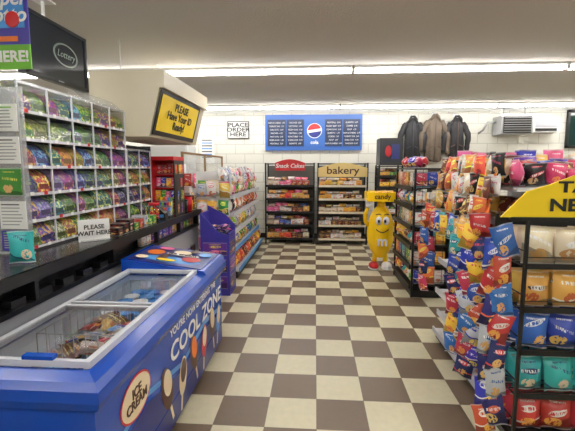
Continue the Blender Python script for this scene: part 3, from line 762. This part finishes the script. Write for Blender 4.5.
# ------------------------------------------------------------ cookie rack (faces aisle)
g=group('cookie_rack',(1.33,5.1,0))
b=MB(); xa_,xb_,ya_,yb_,tp=1.13,1.55,4.6,5.6,1.5
for x in(xa_,xb_):
    for y in(ya_,yb_): b.box(x-.011,x+.011,y-.011,y+.011,0,tp,m_black)
lv=[.12,.35,.58,.81,1.04,1.26]
for z in lv:
    b.prism_y([(xa_-.02,z-.012),(xb_,z+.03),(xb_,z+.042),(xa_-.02,z)],ya_,yb_,m_black)
    b.box(xa_-.035,xa_-.02,ya_,yb_,z-.02,z+.03,m_black)
    b.tube((xa_,ya_,z+.09),(xb_,ya_,z+.09),.003,m_black,n=4)
for k in range(1,5): b.tube((xa_+(xb_-xa_)*k/5,ya_,.05),(xa_+(xb_-xa_)*k/5,ya_,tp),.003,m_black,n=4)
b.box(xa_,xb_,ya_,yb_,tp-.02,tp,m_black); b.box(xb_-.01,xb_,ya_,yb_,.05,tp,m_blackplastic)
b.box(xa_,xb_,ya_,yb_,0,.08,m_black)
b.finish('frame',g)
b=MB()
for i,z in enumerate(lv):
    row(b,(xa_-.015,yb_-.04,z+.012),-Y,Z,.93,.115,.18,.12,pick('yellow red blue orange navy green brown white teal'),layers=2,kind='box' if i%2 else 'bag',same=1,wob=.4)
    row(b,(xa_+.02,ya_+.02,z+.03),X,Z,.4,.12,.17,.05,pick('yellow red blue teal orange white green'),layers=1,kind='box',same=1)
row(b,(xa_+.02,yb_-.06,tp),-Y,Z,.9,.16,.14,.1,pick('yellow blue red clear'),layers=2,kind='bag',same=2)
b.finish('cookies',g)

# ------------------------------------------------------------ right chip gondola
g=group('chip_gondola',(1.65,3.0,0))
b=MB(); ya_,yb_=2.46,3.5
b.box(1.63,1.67,ya_,yb_,0,1.38,m_grey); b.box(1.09,2.2,ya_,yb_,0,.07,m_black)
lev=[(.08,1.07),(.24,1.10),(.44,1.08),(.71,1.09),(.98,1.1),(1.17,1.14)]
for z,xe in lev:
    b.box(xe,1.63,ya_,yb_,z-.015,z,m_shelfwhite); b.box(xe-.012,xe,ya_,yb_,z-.025,z+.02,m_shelfwhite)
    b.box(1.67,2.2,ya_,yb_,z-.015,z,m_shelfwhite)
    for y in(ya_+.01,yb_-.01): b.prism_y([(xe+.05,z-.015),(1.63,z-.09),(1.63,z-.015)],y-.008,y+.008,m_shelfwhite)
b.box(1.2,2.15,ya_,yb_,1.36,1.38,m_shelfwhite)
b.finish('shelving',g)
b=MB()
pk=[pick('yellow red white gold'),pick('red navy orange'),pick('yellow orange lime gold yellow'),pick('blue red yellow silver teal'),pick('yellow blue orange red'),pick('gold white brown clear')]
for i,(z,xe) in enumerate(lev):
    hgt=(lev[i+1][0]-z if i<5 else .19)*.88
    row(b,(xe+.03,yb_-.04,z),-Y,V((.14,0,1)).normalized(),.98,.12,min(hgt,.22),.09,pk[i],layers=3,same=2,wob=1.3)
for j,z in enumerate((1.06,1.22,1.36,1.48)):
    for i in range(11):
        for L in range(2):
            rr=V((.3+rnd.uniform(-.25,.25),-.95,rnd.uniform(-.15,.15))).normalized(); uu=V((.1+rnd.uniform(-.1,.1),.03,1)); uu=(uu-rr*uu.dot(rr)).normalized()
            b.bag(V((1.02+.035*j-L*.035+rnd.uniform(-.02,.02),3.42-i*.09,z+.04*rnd.random())),rr,uu,rnd.uniform(.08,.12),rnd.uniform(.13,.18),.035,rnd.choice(pick('gold white brown clear black yellow orange') if j else pick('yellow blue red teal gold gold')))
for yy,mm in((2.55,'gold pink yellow purple orange red black'),(2.72,'gold white red brown blue'),(2.9,'pink purple green yellow white'),(3.1,'pink gold brown white yellow clear'),(3.4,'yellow black clear pink gold blue')):
    row(b,(1.2,yy,1.38),X,Z,.95,.12,.15+.13*(yy-2.5),.08,pick(mm),layers=2,same=1,jit=.3,wob=1.5)
row(b,(1.17,3.42,1.38),-Y,Z,.95,.12,.18,.08,pick('clear gold white brown pink'),layers=1,same=1,jit=.3)
b.finish('snack_bags',g)

# endcap
g=group('chip_endcap_rack',(1.46,2.2,0))
b=MB(); xa_,xb_,ya_,yb_=1.07,1.88,2.06,2.4
for x in(xa_,xb_):
    for y in(ya_,yb_): b.box(x-.008,x+.008,y-.008,y+.008,0,1.235,m_black)
zs=[.08,.30,.54,.77,1.0]
for z in zs:
    for k in range(9): b.tube((xa_,ya_+(yb_-ya_)*k/8,z),(xb_,ya_+(yb_-ya_)*k/8,z),.004,m_black,n=5)
    for x in(xa_,xb_): b.tube((x,ya_,z),(x,yb_,z),.005,m_black,n=5); b.tube((x,ya_,z+.08),(x,yb_,z+.08),.004,m_black,n=5)
    b.box(xa_,xb_,ya_-.008,ya_,z-.010,z+.018,m_black)
    b.tube((xa_,ya_,z+.05),(xb_,ya_,z+.05),.0025,m_black,n=5)
b.box(xa_,xb_,yb_-.01,yb_,.05,1.22,m_blackplastic)
b.box(xa_,xb_,ya_,yb_,0,.04,m_black)
b.box(xa_,xb_,ya_,ya_+.02,1.215,1.235,m_black)
b.finish('frame',g)
b=MB()
for z,ks,w,h in((.08,'red',.155,.19),(.30,'teal',.155,.2),(.54,'blue navy blue',.155,.2),(.77,'gold',.16,.20),(1.0,'gold clear gold',.16,.20)):
    row(b,(xa_+.02,ya_+.012,z),X,V((0,.1,1)).normalized(),.78,w,h,.1,pick(ks),layers=3,jit=.08,same=2,wob=.8)
b.finish('chip_bags',g)
g=group('promotional_header_sign',(1.4,2.07,1.24))
b=MB()
b.prism_y([(.93,1.255),(1.9,1.255),(1.9,1.475),(1.27,1.465),(1.16,1.42),(1.05,1.385)],2.05,2.06,m_yellow)
b.box(.98,1.9,2.045,2.075,1.237,1.257,m_black)
b.finish('panel',g)
text('header_lettering','TASTY',V((1.36,2.045,1.405)),.075,X,Z,m_textd,g,bold=.03,sx=1.5)
text('header_lettering_low','NEW!',V((1.30,2.045,1.315)),.085,X,Z,m_textd,g,bold=.03,sx=1.3)

# clip strips
def strip(x,y,z0,z1,n,r,mats,w=.115):
    g=group('clip_strip_display',(x,y,z0)); b=MB()
    b.obox(V((x,y+.02,(z0+z1)/2)),r,Z,.03,z1-z0,.003,m_textw); b.tube((x,y+.02,z1),(x+.05,y+.04,z1+.01),.004,m_black,n=5); b.finish('strip',g)
    b=MB()
    for i in range(n):
        z=z0+(z1-z0)*(i+.5)/n
        for sd in(-1,1):
            rr=(r+V((rnd.uniform(-.2,.2),rnd.uniform(-.4,.4),rnd.uniform(-.3,.3)))).normalized(); u=V((rnd.uniform(-.1,.1),rnd.uniform(-.1,.1),1)); u=(u-rr*u.dot(rr)).normalized()
            b.bag(V((x+sd*.018,y-.02-.025*(sd+1)/2,z+sd*.035)),rr,u,w,(z1-z0)/n*1.15,.055,mats[(i+(sd>0)*2)%len(mats)])
    b.finish('chip_bags',g)
strip(.93,2.38,.28,1.2,7,V((.9,-.4,0)).normalized(),pick('navy red blue silver red blue yellow'))
strip(.95,2.12,.1,1.17,7,V((1,-.1,0)).normalized(),pick('red blue navy silver navy red blue'))
strip(.94,2.66,.3,1.1,6,V((.7,-.7,0)).normalized(),pick('blue yellow red navy blue teal'),.10)
strip(.99,3.58,.45,1.15,5,V((.6,-.8,0)).normalized(),pick('red navy orange blue'))

# ------------------------------------------------------------ jackets on back wall
def jacket(cx,zt,col,w,ln,col2=None,asym=0):
    g=group('hanging_jacket',(cx,8.36,zt-ln)); mm=mat('jacket_cloth_%d'%int(cx*100),col,.7,noise=.35,nscale=11,bump=.5)
    b=MB(); cy=8.37
    sec=[(0,w*.80,.085),(.04,w*.84,.10),(.2,w*.80,.10),(.4,w*.76,.10),(.6,w*.74,.105),(.75,w*.76,.1),(.85,w*.72,.09),(.91,w*.58,.075),(.96,w*.36,.06),(1.0,w*.24,.05)]
    rings=[]
    for t,rx,ry in sec:
        q=[]
        for k in range(48):
            a=k*2*math.pi/48; f=1+(1-t*.8)*.22*math.sin(9*a+t*4+cx*5)+.06*math.sin(17*a+t*9)
            q.append((cx+asym*.03*(1-t)+rx*math.cos(a)*(1+.03*math.sin(t*14+cx)),cy+ry*math.sin(a)*f,zt-ln+ln*t+.018*math.sin(3*a+cx)*(t<.05)))
        rings.append(q)
    b.loft(rings,mm); b.finish('body',g)
    b=MB()
    for s in(-1,1):
        pts=[];rad=[]
        L=.66 if s*asym>=0 else .72
        for i in range(13):
            t=i/12; z=zt-.10-ln*L*t; xx=cx+s*(w*(.60+.62*math.sin(min(1,t*1.7)*math.pi/2)**1.2)-(.05*w*max(0,t-.6)*4)*(s*asym))
            pts.append((xx,cy-.035+.012*math.sin(t*9),z)); rad.append((.062-.016*t)*(1+.09*math.sin(t*26+cx*3+s))*(.75 if i==0 else 1))
        b.path(pts,rad,mm,n=14)
        e=V(pts[-1]); b.tube(e+V((0,0,.012)),e-V((0,0,.02)),.043,mm,n=12)
    b.finish('sleeves',g)
    b=MB(); c2=mat('jacket_trim_%d'%int(cx*100),col2 or C(60,55,50),.6)
    b.path([(cx-.085,cy-.07,zt-.09),(cx-.06,cy-.085,zt-.03),(cx-.03,cy-.05,zt+.025),(cx+.03,cy-.05,zt+.025),(cx+.06,cy-.085,zt-.03),(cx+.085,cy-.07,zt-.09)],[.018,.028,.024,.024,.028,.018],mm)
    b.path([(cx+asym*.02*t,cy-.118,zt-ln*t) for t in(.12,.3,.6,.98)],.006,c2,n=6)
    for s in(-1,1): b.obox(V((cx+s*w*.42,cy-.118,zt-ln*.7)),V((1,0,-s*.5)).normalized(),V((s*.5,0,1)).normalized(),.09,.012,.02,c2)
    b.finish('collar_and_zip',g)
    b=MB(); b.path([(cx,8.49,zt+.06),(cx,8.42,zt+.05),(cx,8.40,zt+.02)],.006,m_black,n=6); b.box(cx-.02,cx+.02,8.485,8.5,zt+.03,zt+.09,m_steel); b.finish('wall_hook',g)
jacket(1.95,2.50,C(38,38,42),.20,.84,C(75,75,80),.6)
jacket(2.39,2.54,C(105,91,78),.215,.90,C(70,60,52),-.5)
jacket(2.82,2.50,C(42,40,43),.19,.80,C(105,85,70),.8)

# wall units
g=group('unit_heater',(3.85,8.25,2.15))
b=MB(); b.box(3.56,4.13,8.05,8.45,2.15,2.5,m_grey); b.box(3.54,4.15,8.03,8.05,2.48,2.52,m_white)
b.box(3.59,4.10,8.03,8.05,2.17,2.48,m_blackplastic)
for k in range(7): b.prism_y([(3.6,2.19+k*.043),(4.09,2.19+k*.043),(4.09,2.202+k*.043),(3.6,2.202+k*.043)],8.01,8.05,m_steel)
for x in(3.65,4.05): b.tube((x,8.2,2.5),(x,8.2,2.7),.01,m_steel)
b.path([(3.56,8.3,2.4),(3.4,8.3,2.4),(3.32,8.3,2.25),(3.3,8.45,2.2)],.02,m_grey)
b.finish('body',g)
g=group('air_conditioner',(4.48,8.35,2.2))
b=MB(); b.box(4.25,4.73,8.25,8.49,2.2,2.47,m_white); b.box(4.28,4.70,8.24,8.25,2.29,2.45,m_shelfwhite)
for k in range(6): b.box(4.29,4.69,8.232,8.24,2.30+k*.025,2.307+k*.025,m_grey)
b.box(4.29,4.69,8.24,8.25,2.22,2.27,m_blackplastic); b.finish('body',g)
g=group('window_1',(5.4,8.48,1.9))
b=MB(); wg=mat('night_window',C(20,55,50),.1); b.box(5.05,5.7,8.47,8.49,1.95,2.6,wg)
for a in((5.0,5.75,1.9,1.95),(5.0,5.75,2.6,2.65),(5.0,5.05,1.9,2.65),(5.7,5.75,1.9,2.65),(5.35,5.38,1.95,2.6)): b.box(a[0],a[1],8.44,8.49,a[2],a[3],m_black)
b.finish('frame',g)

# ------------------------------------------------------------ world, camera
w=bpy.data.worlds.new('World'); bpy.context.scene.world=w; w.use_nodes=True
w.node_tree.nodes['Background'].inputs[0].default_value=(.8,.85,1,1); w.node_tree.nodes['Background'].inputs[1].default_value=.3
cam=bpy.data.cameras.new('camera'); co=bpy.data.objects.new('camera',cam); bpy.context.collection.objects.link(co)
cam.sensor_width=36; cam.lens=398/575*36; cam.clip_start=.05
th,ph=math.radians(3.95),math.radians(6.8)
F=V((-math.sin(th)*math.cos(ph),math.cos(th)*math.cos(ph),-math.sin(ph))); R=V((math.cos(th),math.sin(th),0)); U=R.cross(F)
M4=Matrix((R,U,-F)).transposed().to_4x4(); M4.translation=V((0,0,1.5)); co.matrix_world=M4
bpy.context.scene.camera=co
bpy.context.scene.view_settings.view_transform='Standard'
